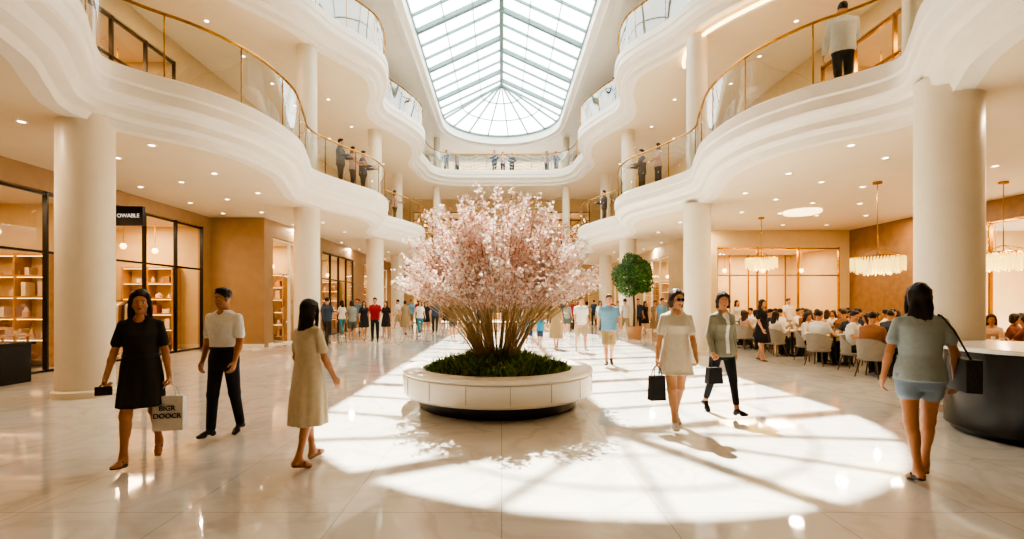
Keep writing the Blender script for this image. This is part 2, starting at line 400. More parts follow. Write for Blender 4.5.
for i in range(5600):
    r=1.12*math.sqrt(random.random()); a=random.random()*6.283; x,y=r*math.cos(a),r*math.sin(a); z=zs(r)-.02
    clump=.5+.5*math.sin(x*7+1)*math.sin(y*6+2)
    h=random.uniform(.05,.16)*(1.25-.4*r)*(.7+.8*clump)
    b=random.random()*6.283; w=.009; lx,ly=random.uniform(-.12,.12),random.uniform(-.12,.12)
    dx,dy=math.cos(b)*w,math.sin(b)*w
    mb.add([(x-dx,y-dy,z),(x+dx,y+dy,z),(x+lx*.4+dx*.8,y+ly*.4+dy*.8,z+h*.6),(x+lx*.4-dx*.8,y+ly*.4-dy*.8,z+h*.6),(x+lx,y+ly,z+h)],[(0,1,2,3),(3,2,4)],gm[i%4])
mb.obj('planter_grass',loc=(PX,PY,0))
def petalmat(name,c1,c2):
    m=bpy.data.materials.new(name); m.use_nodes=True; nt=m.node_tree; N=nt.nodes; L=nt.links; N.remove(N['Principled BSDF'])
    tc=N.new('ShaderNodeTexCoord'); no=N.new('ShaderNodeTexNoise'); no.inputs['Scale'].default_value=9; L.new(tc.outputs['Object'],no.inputs['Vector'])
    r=N.new('ShaderNodeValToRGB'); r.color_ramp.elements[0].position=.35; r.color_ramp.elements[1].position=.65
    r.color_ramp.elements[0].color=(*hx(c1),1); r.color_ramp.elements[1].color=(*hx(c2),1); L.new(no.outputs['Fac'],r.inputs[0])
    d=N.new('ShaderNodeBsdfDiffuse'); t=N.new('ShaderNodeBsdfTranslucent'); mx=N.new('ShaderNodeMixShader'); mx.inputs[0].default_value=.3
    L.new(r.outputs[0],d.inputs[0]); L.new(r.outputs[0],t.inputs[0]); L.new(d.outputs[0],mx.inputs[1]); L.new(t.outputs[0],mx.inputs[2]); L.new(mx.outputs[0],N['Material Output'].inputs[0]); return m
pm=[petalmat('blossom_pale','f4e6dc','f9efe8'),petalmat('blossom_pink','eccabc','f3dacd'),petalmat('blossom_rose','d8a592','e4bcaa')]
bark=M('branch_bark','b3966a',.7,var=.3,scale=30)
mb=MB(); V=[];Fc=[];Mi=[]
def flower(p,sz,mi):
    o=len(V); a=rng.normal(size=3); a/=np.linalg.norm(a); b=np.cross(a,rng.normal(size=3)); b/=np.linalg.norm(b); c=np.cross(a,b)
    pts=[p-a*sz*.35]
    for k in range(5):
        t=2*math.pi*k/5; pts.append(p+(b*math.cos(t)+c*math.sin(t))*sz+a*sz*.25)
    for q in pts: V.append(tuple(q))
    for k in range(5):
        Fc.append((o,o+1+k,o+1+(k+1)%5)); Mi.append(mi)
nb=430; cen=np.array([0,0,1.8])
for i in range(nb):
    ph=rng.uniform(0,2*math.pi); ct=rng.uniform(-.1,1.0); el=math.asin(ct)
    d=np.array([math.cos(el)*math.cos(ph),math.cos(el)*math.sin(ph),math.sin(el)])
    Rr=1.12+.6*rng.random()**1.3
    tip=cen+d*np.array([Rr,Rr,Rr*.97])
    b0=np.array([d[0]*.24+rng.normal()*.04,d[1]*.24+rng.normal()*.04,.62])
    b1=np.array([d[0]*.62,d[1]*.62,1.38+.2*ct])
    def bz(t): return (1-t)**2*b0+2*t*(1-t)*b1+t*t*tip
    stem=(i%4==0)
    ts=np.linspace(0 if stem else .5,1,9)
    mb.tube([bz(t) for t in ts],[(.0105 if stem else .005)*(1-.8*t)+.002 for t in np.linspace(0,1,9)],bark,5)
    nf=int(98+rng.integers(0,30))
    t0=.5
    for k in range(nf):
        t=t0+(1-t0)*rng.uniform(0,1.0)**.85
        q=bz(t)+rng.normal(size=3)*(.07*(1.1-t)/.5+.015)
        rad=math.hypot(q[0],q[1]); zm=1.42+.36*(rad/1.6)**2
        if q[2]<zm+.12*rng.random(): q[2]=zm+.3*rng.random()**2+.1*rng.random()
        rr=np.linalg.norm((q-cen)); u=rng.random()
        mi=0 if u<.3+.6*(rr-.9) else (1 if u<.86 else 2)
        flower(q,rng.uniform(.015,.029),mi)
idx=[mb.mi(m) for m in pm]; o=len(mb.v); mb.v+=V; mb.f+=[tuple(i+o for i in f) for f in Fc]; mb.m+=[idx[i] for i in Mi]
mb.obj('cherry_blossom_tree',loc=(PX,PY,0))
def ficus(x,y):
    mb=MB(); mb.lathe([(.001,0),(.26,0),(.36,.5),(.38,.55),(.33,.55),(.3,.48),(.001,.48)],M('clay_pot','b98a62',.5),n=28)
    mb.tube([(0,0,.45),(.03,.02,1.2),(-.02,0,2.0),(0,0,2.9)],[.06,.05,.045,.02],wood,8)
    lm=[M('leaf_%d'%i,c,.5,var=.2) for i,c in enumerate(['2f5a1c','47782a','1f4014'])]
    for i in range(4500):
        d=rng.normal(size=3); d/=np.linalg.norm(d); r=.88*rng.uniform(.6,1)**.5*(1+.12*math.sin(5*d[0]+3*d[2])); p=np.array([0,0,2.8])+d*r*np.array([1,1,1.05])
        a=rng.normal(size=3); a/=np.linalg.norm(a); b=np.cross(a,d); b/=np.linalg.norm(b)+1e-6; s_=.07
        mb.add([p-a*s_,p+b*s_*.4,p+a*s_,p-b*s_*.4],[(0,1,2,3)],lm[i%3])
    for i in range(14):
        d=rng.normal(size=3); d[2]=abs(d[2])*.5; d/=np.linalg.norm(d); mb.tube([(0,0,2.2),tuple(np.array([0,0,2.8])+d*.7)],[.02,.008],wood,5)
    mb.obj('potted_ficus',loc=(x,y,0))
ficus(5.85,21.2)
# counters
mb=MB(); bl=M('counter_black','0d0c0c',.25,var=.1); 
mb.lathe([(.93,0),(.95,.06),(1.0,.08),(1.0,.98),(.97,1.0)],bl,n=72); mb.lathe([(.9,1.0),(1.06,1.0),(1.07,1.02),(1.06,1.05),(.001,1.05)],M('counter_top','dcd6cc',.2),n=72)
mb.obj('reception_counter',smooth=30,loc=(6.51,5.6,0))
mb=MB(); mb.box((-10.2,8.6,0),(-9.4,9.6,.75),bl); mb.box((-10.25,8.55,.75),(-9.35,9.65,.8),bl); mb.box((-10.15,8.65,.04),(-9.42,8.59,.7),bronze); mb.obj('display_plinth',bevel=.01)
cry=M('crystal','ffc878',.1,emit=2.6,var=.5,scale=60)
def chandelier(x,y,z,r,ztop=4.6):
    mb=MB()
    for rr,h0,h1,n in ((r,.22,-.12,54),(r*.78,.2,-.18,42),(r*.5,.16,-.22,30)):
        mb.tube([(rr*math.cos(t),rr*math.sin(t),h0) for t in np.linspace(0,2*math.pi,40)[:-1]],.014,brass,6,True)
        for i in range(n):
            a=2*math.pi*i/n; c,s_=math.cos(a),math.sin(a); l=h1+.03*math.sin(i*2.1)
            mb.lathe([(.001,h0),(.011,h0-.02),(.014,(h0+l)/2),(.011,l+.02),(.001,l)],cry,(rr*c,rr*s_),5)
    for i in range(4):
        a=math.pi/2*i+.3; mb.tube([(r*math.cos(a),r*math.sin(a),.22),(0,0,.42)],.008,brass,5)
    mb.tube([(0,0,.1),(0,0,ztop-z)],.012,brass,6); mb.lathe([(.001,ztop-z-.05),(.1,ztop-z-.05),(.1,ztop-z)],brass,n=20)
    mb.obj('chandelier',smooth=40,loc=(x,y,z))
    light('chandelier_bulb','POINT',(x,y,z-.3),50,(1,.75,.45),.05)
chandelier(9.4,12,2.5,.55); chandelier(12.55,12,2.6,.62); chandelier(9.2,17,2.95,.5)
mb=MB(); mb.lathe([(.001,4.5),(.5,4.5),(.55,4.53),(.55,4.6)],M('flush_lamp','ffe2b0',.4,emit=4),n=32); mb.obj('flush_ceiling_lamp',loc=(9.9,15.8,0))
# ------------------------------------------------ chairs/tables
grey=M('chair_fabric','9b958a',.8,var=.06); legm=M('chair_leg','6b5a48',.4,.3)
def chair():
    mb=MB(); n=18
    vs=[];fs=[]
    for z,k in ((.36,.92),(.38,1),(.41,1),(.425,.93)):
        for i in range(24):
            a=2*math.pi*i/24; c,s_=math.cos(a),math.sin(a); e_=.55
            vs.append((.235*k*math.copysign(abs(c)**e_,c),.23*k*math.copysign(abs(s_)**e_,s_),z))
    for j in range(3):
        for i in range(24): k=(i+1)%24; fs.append((j*24+i,j*24+k,(j+1)*24+k,(j+1)*24+i))
    fs.append(tuple(range(24))[::-1]); fs.append(tuple(72+i for i in range(24))); mb.add(vs,fs,grey)
    vs=[];fs=[]; m=7
    for side in (0,1):
        for i in range(n+1):
            a=math.radians(-200+220*i/n) ; w=abs(i/n-.5)*2
            top=.82-.22*w**2.5; 
            for j in range(m):
                t=j/(m-1); z=.40+(top-.40)*t; rr=(.25+.03*t-.028*side)
                vs.append((rr*math.cos(a),rr*math.sin(a)*(.98),z))
    q=(n+1)*m
    for side in (0,1):
        for i in range(n):
            for j in range(m-1):
                f=(side*q+i*m+j,side*q+(i+1)*m+j,side*q+(i+1)*m+j+1,side*q+i*m+j+1); fs.append(f if side==0 else f[::-1])
    for i in range(n): fs.append((i*m+m-1,(i+1)*m+m-1,q+(i+1)*m+m-1,q+i*m+m-1)); fs.append((i*m,q+i*m,q+(i+1)*m,(i+1)*m))
    for i in (0,n):
        for j in range(m-1): fs.append((i*m+j,i*m+j+1,q+i*m+j+1,q+i*m+j))
    mb.add(vs,fs,grey)
    for sx in (-1,1):
        for sy in (-1,1): mb.tube([(sx*.15,sy*.15,.37),(sx*.22,sy*.22,0)],[.017,.011],legm,8)
    return mb.obj('dining_chair',smooth=45)
def table():
    mb=MB(); tm=M('table_top','c9a878',.35,var=.15); mb.lathe([(.001,.72),(.45,.72),(.46,.73),(.46,.745),(.45,.755),(.001,.755)],tm,n=40)
    mb.lathe([(.001,0),(.24,0),(.24,.02),(.04,.05),(.035,.72)],bronze,n=24)
    wh=M('porcelain','f5f2ec',.2)
    for i in range(4):
        a=math.pi/2*i; x,y=.28*math.cos(a),.28*math.sin(a); mb.lathe([(.001,.757),(.07,.757),(.11,.775),(.105,.772),(.06,.762),(.001,.762)],wh,(x,y),18)
        x,y=.22*math.cos(a+.7),.22*math.sin(a+.7); mb.lathe([(.001,.757),(.03,.757),(.035,.85),(.033,.85),(.028,.765),(.001,.765)],wh,(x,y),12)
    return mb.obj('dining_table',smooth=40)
# ------------------------------------------------ FIGURES via signed distance fields
def smin(a,b,k):
    if k<=0: return np.minimum(a,b)
    h=np.clip(.5+.5*(b-a)/k,0,1); return b+(a-b)*h-k*h*(1-h)
def cap(a,b,r1,r2):
    a=np.array(a,float); b=np.array(b,float)
    def f(P):
        pa=P-a; ba=b-a; h=np.clip((pa@ba)/(ba@ba+1e-9),0,1); return np.linalg.norm(pa-h[:,None]*ba,axis=1)-(r1+(r2-r1)*h)
    return f
def ell(c,r,Rm=None):
    c=np.array(c,float); r=np.array(r,float)
    def f(P):
        q=P-c
        if Rm is not None: q=q@Rm
        k0=np.linalg.norm(q/r,axis=1); k1=np.linalg.norm(q/(r*r),axis=1)+1e-6; return k0*(k0-1)/k1
    return f
def loft(tab,z0,z1,fold=0,nf=9,ph=0,fz=None):
    T=np.array(tab,float); T=T[np.argsort(T[:,0])]
    def f(P):
        z=P[:,2]; cx=np.interp(z,T[:,0],T[:,1]); cy=np.interp(z,T[:,0],T[:,2]); rx=np.interp(z,T[:,0],T[:,3]); ry=np.interp(z,T[:,0],T[:,4])
        x=P[:,0]-cx; y=P[:,1]-cy; k=np.sqrt((x/rx)**2+(y/ry)**2); th=np.arctan2(y,x)
        d=(k-1)*np.minimum(rx,ry)
        if fold:
            w=np.clip((z1-.4-z)/.5,0,1)*fold
            d=d-w*(np.sin(nf*th+ph+z*2)+.5*np.sin((nf+5)*th-z*3+ph*2))
        return np.maximum(d,np.maximum(z0-z,z-z1))
    return f
def snet(f,lo,hi,h):
    lo=np.array(lo,float); n=np.ceil((np.array(hi)-lo)/h).astype(int)+1
    ax=[lo[i]+h*np.arange(n[i]) for i in range(3)]
    st=5; cax=[a[::st] for a in ax]
    CG=np.stack(np.meshgrid(*cax,indexing='ij'),-1).reshape(-1,3); cvf=f(CG).reshape([len(a) for a in cax])
    G=np.stack(np.meshgrid(*ax,indexing='ij'),-1).reshape(-1,3)
    ii=[np.clip(np.round(np.arange(n[i])/st).astype(int),0,len(cax[i])-1) for i in range(3)]
    V=cvf[np.ix_(*ii)].reshape(-1).copy(); nr=(np.abs(cvf)<h*st*2.2)[np.ix_(*ii)].reshape(-1)
    V[nr]=f(G[nr]); V=V.reshape(n); S=V<0
    cs=[k-1 for k in n]; sm=np.zeros((*cs,3)); ct=np.zeros(cs)
    for k in range(3):
        o=[i for i in range(3) if i!=k]
        for a in (0,1):
            for b in (0,1):
                sl0=[None]*3; sl1=[None]*3
                sl0[k]=slice(0,n[k]-1); sl1[k]=slice(1,n[k])
                for oo,q in zip(o,(a,b)): sl0[oo]=sl1[oo]=slice(q,n[oo]-1+q)
                A=V[tuple(sl0)]; B=V[tuple(sl1)]; m=(A<0)!=(B<0); t=np.where(m,A/np.where(m,A-B,1),0)
                ct+=m; sm[...,k]+=t*m; sm[...,o[0]]+=a*m; sm[...,o[1]]+=b*m
    act=ct>0; idx=-np.ones(cs,int); idx[act]=np.arange(act.sum())
    vv=(np.argwhere(act)+sm[act]/ct[act][:,None])*h+lo
    Q=[]
    for k in range(3):
        u,w=(k+1)%3,(k+2)%3
        a=[slice(1,-1)]*3; b=[slice(1,-1)]*3; a[k]=slice(0,-1); b[k]=slice(1,None)
        A=S[tuple(a)]; B=S[tuple(b)]
        def c(p,q):
            s_=[slice(None)]*3; s_[u]=slice(p,None) if p else slice(0,-1); s_[w]=slice(q,None) if q else slice(0,-1); return idx[tuple(s_)]
        c00,c10,c11,c01=c(0,0),c(1,0),c(1,1),c(0,1)
        m=A&~B; Q.append(np.stack([c00[m],c10[m],c11[m],c01[m]],1)); m=B&~A; Q.append(np.stack([c01[m],c11[m],c10[m],c00[m]],1))
    return vv,np.concatenate(Q)
D=math.radians
def rotx(a): c,s_=math.cos(a),math.sin(a); return np.array([[1,0,0],[0,c,-s_],[0,s_,c]])
def rotz(a): c,s_=math.cos(a),math.sin(a); return np.array([[c,-s_,0],[s_,c,0],[0,0,1]])
STAND=dict(R=(3,4,0),L=(-3,4,0))
def figure(name,H=1.68,sex='f',skin='c99572',hair=('long','1c120d'),top=('tee','cccccc'),bottom=('pants','222222'),shoe=('shoe','1a1a1a'),
           legs=STAND,arms=dict(R=(0,8,12,4),L=(0,8,12,4)),curl=dict(R=18,L=18),head=(0,0),lean=0.,res=.012,hs=1.,hem=.55,belt=None,inner=None,seat=False,glasses=False,wide=1.,headres=.45):
    fem=sex=='f'; prims={k:[] for k in ('skin','top','bottom','hair','shoe','eye','lip','belt','inner','sclera')}
    add=lambda l,f,k=.02: prims[l].append((f,k))
    sh=.152 if fem else .178; hipx=.085
    J={}
    for s_,g in (('R',1),('L',-1)):
        a,b,p=legs[s_][:3]; ab=legs[s_][3] if len(legs[s_])>3 else 0
        hip=np.array([g*hipx,0,.88]); a_=D(a); b_=D(b)
        kn=hip+.42*np.array([g*math.sin(D(ab)),math.sin(a_)*math.cos(D(ab)),-math.cos(a_)]); an=kn+.39*np.array([-g*.03,math.sin(a_-b_),-math.cos(a_-b_)])
        Rf=rotz(-g*D(7))@rotx(D(p)); J[s_]=(hip,kn,an,Rf)
    low=1e9
    for s_ in 'RL':
        hip,kn,an,Rf=J[s_]
        for q,r in (((0,-.045,-.055),.03),((0,.10,-.062),.024),((0,.165,-.066),.018)):
            low=min(low,(an+Rf@np.array(q))[2]-r)
    dz=-low
    up=np.array([0,0,dz]); lf=math.tan(D(lean))
    for s_ in 'RL':
        hip,kn,an,Rf=J[s_]; J[s_]=(hip+up,kn+up,an+up,Rf)
    Z=lambda z:z+dz
    cyz=lambda z:lf*(z-.9)
    bt=bottom[0]
    for s_,g in (('R',1),('L',-1)):
        hip,kn,an,Rf=J[s_]
        calf=kn+(an-kn)*.22
        back=Rf@np.array([0,-.013,0])
        if bt=='pants':
            add('bottom',cap(hip,kn,.09 if not seat else .088,.064),.03); add('bottom',cap(kn,an+(kn-an)*.04,.062,.05),.02)
            add('skin',cap(kn,an,.03,.033))
        elif bt=='capri':
            add('bottom',cap(hip,kn,.088,.056),.03); add('bottom',cap(kn,kn+(an-kn)*.78,.054,.043),.02); add('skin',cap(kn,an,.04,.03))
        else:
            add('skin',cap(hip,kn,.082,.05),.03); add('skin',cap(kn,an,.045,.03),.03); add('skin',cap(calf+back,calf+(an-kn)*.22+back,.047,.036),.03)
            add('skin',ell(kn+np.array([0,.01,0]),(.042,.042,.05)),.03)
            if bt=='shorts': add('bottom',cap(hip,hip+(kn-hip)*hem,.1,.09),.03)
        h_=an+Rf@np.array([0,-.035,-.052]); bl_=an+Rf@np.array([0,.095,-.058]); to=an+Rf@np.array([g*.005,.15,-.064])
        fl='shoe' if shoe[0]=='shoe' else 'skin'; gx=Rf@np.array([.016,0,0])
        rr=1.05 if fl=='shoe' else .95
        add(fl,cap(an+np.array([0,0,-.02]) if fl=='shoe' else an,h_,.034*rr,.032*rr),.02); add('skin',cap(an,an+(kn-an)*.1,.031,.031),.02); add(fl,cap(an+np.array([0,.01,-.022]),bl_+np.array([0,0,.012]),.032*rr,.026*rr),.03)
        for q in (-1,1): add(fl,cap(bl_+gx*q,to+gx*q*.8,.026*rr,.018*rr),.02)
        if fl=='skin':
            so_=Rf@np.array([0,0,-.02])
            for q in (-1,0,1): add('shoe',cap(h_+gx*q*.6+so_*.9,bl_+gx*q*1.2+so_*.7,.02,.016),.01); add('shoe',cap(bl_+gx*q*1.2+so_*.7,to+gx*q+so_*.5,.016,.014),.01)
            add('shoe',cap(bl_-gx*1.6+Rf@np.array([0,-.03,.022]),bl_+gx*1.6+Rf@np.array([0,-.03,.022]),.013,.013),.01)
            add('shoe',cap(an-gx*1.5,an+gx*1.5,.016,.016),.005)
    w=wide
    if fem: tt=[(.74,.13,.10),(.84,.166,.122),(.95,.157,.112),(1.06,.127,.095),(1.16,.134,.102),(1.25,.148,.118),(1.32,.158,.1),(1.37,.158,.078),(1.40,.125,.066),(1.425,.08,.055),(1.445,.05,.048)]
    else: tt=[(.74,.13,.1),(.84,.165,.122),(.95,.158,.116),(1.06,.155,.112),(1.2,.17,.122),(1.3,.188,.12),(1.36,.19,.092),(1.395,.16,.076),(1.425,.1,.062),(1.445,.06,.055)]
    tt=[(z,rx*w,ry*w) for z,rx,ry in tt]
    bust=lambda z: .012*math.exp(-((z-1.25)/.06)**2) if fem else 0
    mk=lambda tab,e=0: [(Z(z),0,cyz(z)+bust(z),rx+e,ry+e) for z,rx,ry in tab]
    tk=top[0]
    shz=1.36
    if tk in('tee','shirt','long'):
        hz=.84 if tk=='tee' else .80
        if top[-1]=='tuck': hz=1.0
        ee=.006+(.014 if hz<.9 else .002)
        tabt=[(z,0,c,rx+(ee if z<Z(1.34) else .006),ry+(ee if z<Z(1.34) else .006)) for z,_,c,rx,ry in mk(tt)]
        add('top',loft(tabt,Z(hz),Z(1.44),.005,6,1),.03)
        add('bottom',loft(mk(tt,.0),Z(.76),Z(1.02)),.03)
        if hz>=1.0: add('belt',loft(mk(tt,.011),Z(.985),Z(1.02)),0)
    else:
        fl=top[2] if len(top)>2 else .06
        zh=hem
        tab=[(zh,.17+fl,.15+fl),(.7,.168+fl*.7,.14+fl*.6),(.84,.17+fl*.3,.13+fl*.3),(.95,.162+fl*.15,.12+fl*.1),(1.06,.138+fl*.2,.105+fl*.1)]+[t for t in tt if t[0]>1.1]
        add('top',loft(mk(tab,.006),Z(zh),Z(1.44),.009,7,2),.03)
        if belt: add('belt',loft(mk([(1.0,.158,.122),(1.06,.146,.113),(1.1,.148,.114)],.006+fl*.1),Z(1.035),Z(1.065)),0)
    if inner: add('inner',loft([(Z(z),0,cyz(z)+bust(z)+.026,rx*.42,ry+.0) for z,rx,ry in tt],Z(.86),Z(1.43)),.0)
    hc=np.array([0,cyz(1.58)+.02,Z(1.575)]); hcz=hc[2]
    nb_=np.array([0,cyz(1.4)-.008,Z(1.38)])
    add('skin',cap(nb_,hc+np.array([0,-.02,-.05]),.052 if not fem else .045,.05 if not fem else .042),.03)
    add('skin',ell((0,cyz(1.4)+.05,Z(1.40)),(.05,.036,.055)),.02)
    anch={}; hands=[]; elb=[]
    for s_,g in (('R',1),('L',-1)):
        sw,ab,be,ab2=arms[s_]
        S_=np.array([g*sh*w,cyz(shz),Z(shz)-.004])
        dvec=lambda a,b:np.array([g*math.sin(D(b)),math.sin(D(a))*math.cos(D(b)),-math.cos(D(a))*math.cos(D(b))])
        u_=dvec(sw,ab); f_=dvec(sw+be,ab2); E=S_+.28*u_; W=E+.245*f_; elb.append(E)
        r1=.039 if fem else .047
        add('skin',cap(S_,E,r1,r1*.8),.03); add('skin',cap(E,E+(W-E)*.35,r1*.82,r1*.8),.02); add('skin',cap(E+(W-E)*.3,W,r1*.8,.024),.02)
        sl={'tee':.6,'shirt':.72,'long':1.,'dress':.66}[tk]
        add('top',cap(S_,S_+u_*.28*sl,r1+.003,r1+.013),.02)
        if tk=='long': add('top',cap(E,E+(W-E)*.9,r1+.010,.034),.02)
        anch[s_]=W+f_*.085; hands.append((s_,g,W,f_))
    Rh=rotz(D(head[0]))@rotx(D(head[1]))
    def hp(l,f,k=.015): add(l,(lambda f: lambda P: f((P-hc)@Rh/hs)*hs)(f),k)
    hp('skin',ell((0,-.01,.032),(.070,.088,.082)),.02); hp('skin',ell((0,.02,-.03),(.057,.066,.078)),.03); hp('skin',ell((0,.052,-.086),(.024,.024,.018)),.03)
    hp('skin',cap((0,.083,.010),(0,.100,-.024),.006,.011),.012)
    hp('skin',cap((-.034,.074,.026),(.034,.074,.026),.012,.012),.015)
    for g in (-1,1):
        hp('skin',ell((g*.071,-.002,-.012),(.011,.018,.03)),.008); hp('skin',cap((g*.036,.06,-.028),(g*.044,.045,-.04),.017,.017),.02)
        hp('sclera',ell((g*.029,.0765,.0),(.0125,.009,.005)),0); hp('eye',ell((g*.029,.080,.0),(.0062,.0085,.0058)),0)
        hp('hair',cap((g*.016,.086,.020),(g*.042,.075,.021),.0035,.0025),0)
        if glasses: hp('eye',ell((g*.03,.088,0),(.024,.012,.019)),.004)
    hp('lip',ell((0,.083,-.058),(.020,.009,.0075)),0)
    if glasses: hp('eye',cap((-.03,.09,.005),(.03,.09,.005),.004,.004)); 
    st_=hair[0]
    def cut(f,pl): return lambda P: np.maximum(f(P),pl(P))
    def hl(lowz):
        zz=np.array([-.2,-.06,-.02,.01,.04,.07,.085,.14]); yy=np.array([-.03,-.03,-.012,.022,.05,.072,.12,.2])
        return lambda P: np.maximum((P[:,1]-np.interp(P[:,2],zz,yy))*.8,(lowz-P[:,2]))
    nz=lambda P: .0035*np.sin(P[:,0]*90+np.sin(P[:,1]*60))*np.sin(P[:,1]*40+P[:,2]*30)
    def ns(f): return lambda P: f(P)-nz(P)
    if st_=='short':
        hp('hair',cut(ns(ell((0,-.012,.045),(.077,.096,.088))),hl(-.055)),.006); hp('hair',cut(ns(ell((0,.03,.098),(.055,.05,.03))),hl(-.1)),.012)
    else:
        hp('hair',cut(ns(ell((0,-.014,.04),(.083,.1,.094))),hl(-.2)),.01)
        if st_=='long':
            L_=hair[2] if len(hair)>2 else .27
            hp('hair',ns(loft([(-L_,0,-.07,.055,.018),(-L_*.7,0,-.068,.088,.036),(-.1,0,-.055,.086,.05),(-.04,0,-.04,.082,.06),(.06,0,-.02,.08,.08)],-L_,.06,0)),.02)
            for g in (-1,1): hp('hair',ns(cap((g*.058,.035,.075),(g*.074,.022,-.0),.02,.022)),.02); hp('hair',ns(cap((g*.074,.022,.0),(g*.086,.005,-L_*.6),.022,.018)),.02)
        elif st_=='bob': 
            for g in (-1,1): hp('hair',ns(cap((g*.058,.035,.07),(g*.074,.01,0),.02,.024)),.02); hp('hair',ns(cap((g*.074,.01,.0),(g*.072,-.005,-.085),.024,.022)),.02)
            hp('hair',ns(ell((0,-.045,-.035),(.08,.058,.085))),.02)
        elif st_=='bun': hp('hair',ell((0,-.11,.06),(.036,.034,.034)),.01); hp('hair',ell((0,-.05,-.0),(.066,.05,.06)),.02)
    labs=[l for l in prims if prims[l]]
    def fields(P):
        out=[]
        for l in labs:
            d=None
            for f,k in prims[l]:
                v=f(P); d=v if d is None else smin(d,v,k)
            out.append(d)
        return np.stack(out)
    U=lambda P:fields(P).min(0)
    pts=[j for s_ in 'RL' for j in J[s_][:3]]+[a for a in anch.values()]+elb
    pts=np.array(pts); zc=hcz-.122*hs
    ex=.27 if tk=='dress' else .2
    lo=np.minimum(pts.min(0)-.1,[-ex-.03,-ex,-.03]); hi=np.maximum(pts.max(0)+.1,[ex+.03,ex,zc+res*2]); lo[2]=-.03; hi[2]=max(zc+res*2,0)
    lo[1]-=.12; hi[1]+=.12
    VV=[];QQ=[];LL=[]
    def addmesh(v,q,fl):
        cen=v[q].mean(1); keep=fl(cen); q=q[keep]; cen=cen[keep]
        lab=fields(cen).argmin(0); o=sum(len(a) for a in VV); VV.append(v); QQ.append(q+o); LL.append(lab)
    v,q=snet(U,lo,hi,res); addmesh(v,q,lambda c:c[:,2]<=zc)
    hr=res*headres; b_=.19*hs
    v,q=snet(U,hc-np.array([b_,b_,.135*hs]),hc+np.array([b_,b_,.17*hs]),hr); addmesh(v,q,lambda c:c[:,2]>zc-hr)
    li=labs.index('skin')
    for s_,g,W,f_ in hands:
        c_=curl[s_]; n_=np.array([-g,0,0.]); n_-=f_*(n_@f_); n_/=np.linalg.norm(n_); wd=np.cross(n_,f_)*g*1.0
        if wd[1]<0: wd=-wd
        ps=[(cap(W-f_*.03,W+f_*.015,.025,.023),0)]
        Rm=np.stack([wd,n_,f_],1); ps.append((ell(W+f_*.05,(.037,.0155,.048),Rm),.015))
        for i,(le,rf) in enumerate(((.075,.0085),(.083,.009),(.076,.0085),(.06,.0075))):
            p=W+f_*.085+wd*(.029-.0195*i); an_=D(c_*.4)
            for k,fr_ in enumerate((.42,.32,.26)):
                an_+=D(c_); d_=f_*math.cos(an_)+n_*math.sin(an_); q_=p+d_*le*fr_; ps.append((cap(p,q_,rf*(1-.08*k),rf*(.92-.08*k)),.004)); p=q_
        tb=W+f_*.025+wd*.026; t1=tb+(f_*.75+wd*.6+n_*.25)*.04; t2=t1+(f_*.9+wd*.15+n_*(.3+c_*.008))*.032
        ps.append((cap(tb,t1,.013,.011),.01)); ps.append((cap(t1,t2,.0105,.0085),.004))
        def uh(P):
            d=None
            for f,k in ps: x=f(P); d=x if d is None else smin(d,x,k)
            return d
        c0=W+f_*.07; hh=max(.0042,res*.36)
        v,q=snet(uh,c0-.135,c0+.135,hh); o=sum(len(a) for a in VV); VV.append(v); QQ.append(q+o); LL.append(np.full(len(q),li))
    V_=np.concatenate(VV)*(H/1.7); Q_=np.concatenate(QQ); L_=np.concatenate(LL)
    me=bpy.data.meshes.new(name); me.from_pydata(V_.tolist(),[],Q_.tolist())
    cm={'skin':('skin_'+skin,skin,.5),'top':('cloth_'+top[1],top[1],.85),'bottom':('cloth_'+bottom[1],bottom[1],.85),'hair':('hair_'+hair[1],hair[1],.45),
        'shoe':('shoe_'+shoe[1],shoe[1],.45),'eye':('eye_dark','120c08',.15),'lip':('lips','a8584a',.4),'belt':('belt_'+(belt or '1a1412'),belt or '1a1412',.4),'inner':('cloth_'+(inner or 'ffffff'),inner or 'ffffff',.8),'sclera':('eye_white','d8cec4',.3)}
    for l in labs:
        n_,c_,r_=cm[l]; me.materials.append(M(n_,c_,r_,var=.06 if l in('top','bottom','hair') else .03,scale=25,bump=.1 if l in('top','bottom','hair') else 0))
    me.polygons.foreach_set('material_index',L_.astype(np.int32)); me.polygons.foreach_set('use_smooth',[True]*len(Q_)); me.update()
    import bmesh
    bm=bmesh.new(); bm.from_mesh(me); bmesh.ops.delete(bm,geom=[v for v in bm.verts if not v.link_faces],context='VERTS'); bm.to_mesh(me); bm.free()
    return me,{k:a*(H/1.7) for k,a in anch.items()},dict(sh=np.array([sh*w,cyz(shz),Z(shz)+.03])*(H/1.7))
def place(me,name,x,y,rot,z=0):
    o=bpy.data.objects.new(name,me); COL.objects.link(o); o.location=(x,y,z); o.rotation_euler=(0,0,D(rot)); return o
def wpos(o,a): return o.matrix_basis@Vector(a)
WALK=dict(R=(17,3,10),L=(-15,12,-26)); WALK2=dict(L=(17,3,10),R=(-15,12,-26)); SM=dict(R=(10,3,4),L=(-9,8,-14)); SM2=dict(L=(10,3,4),R=(-9,8,-14))
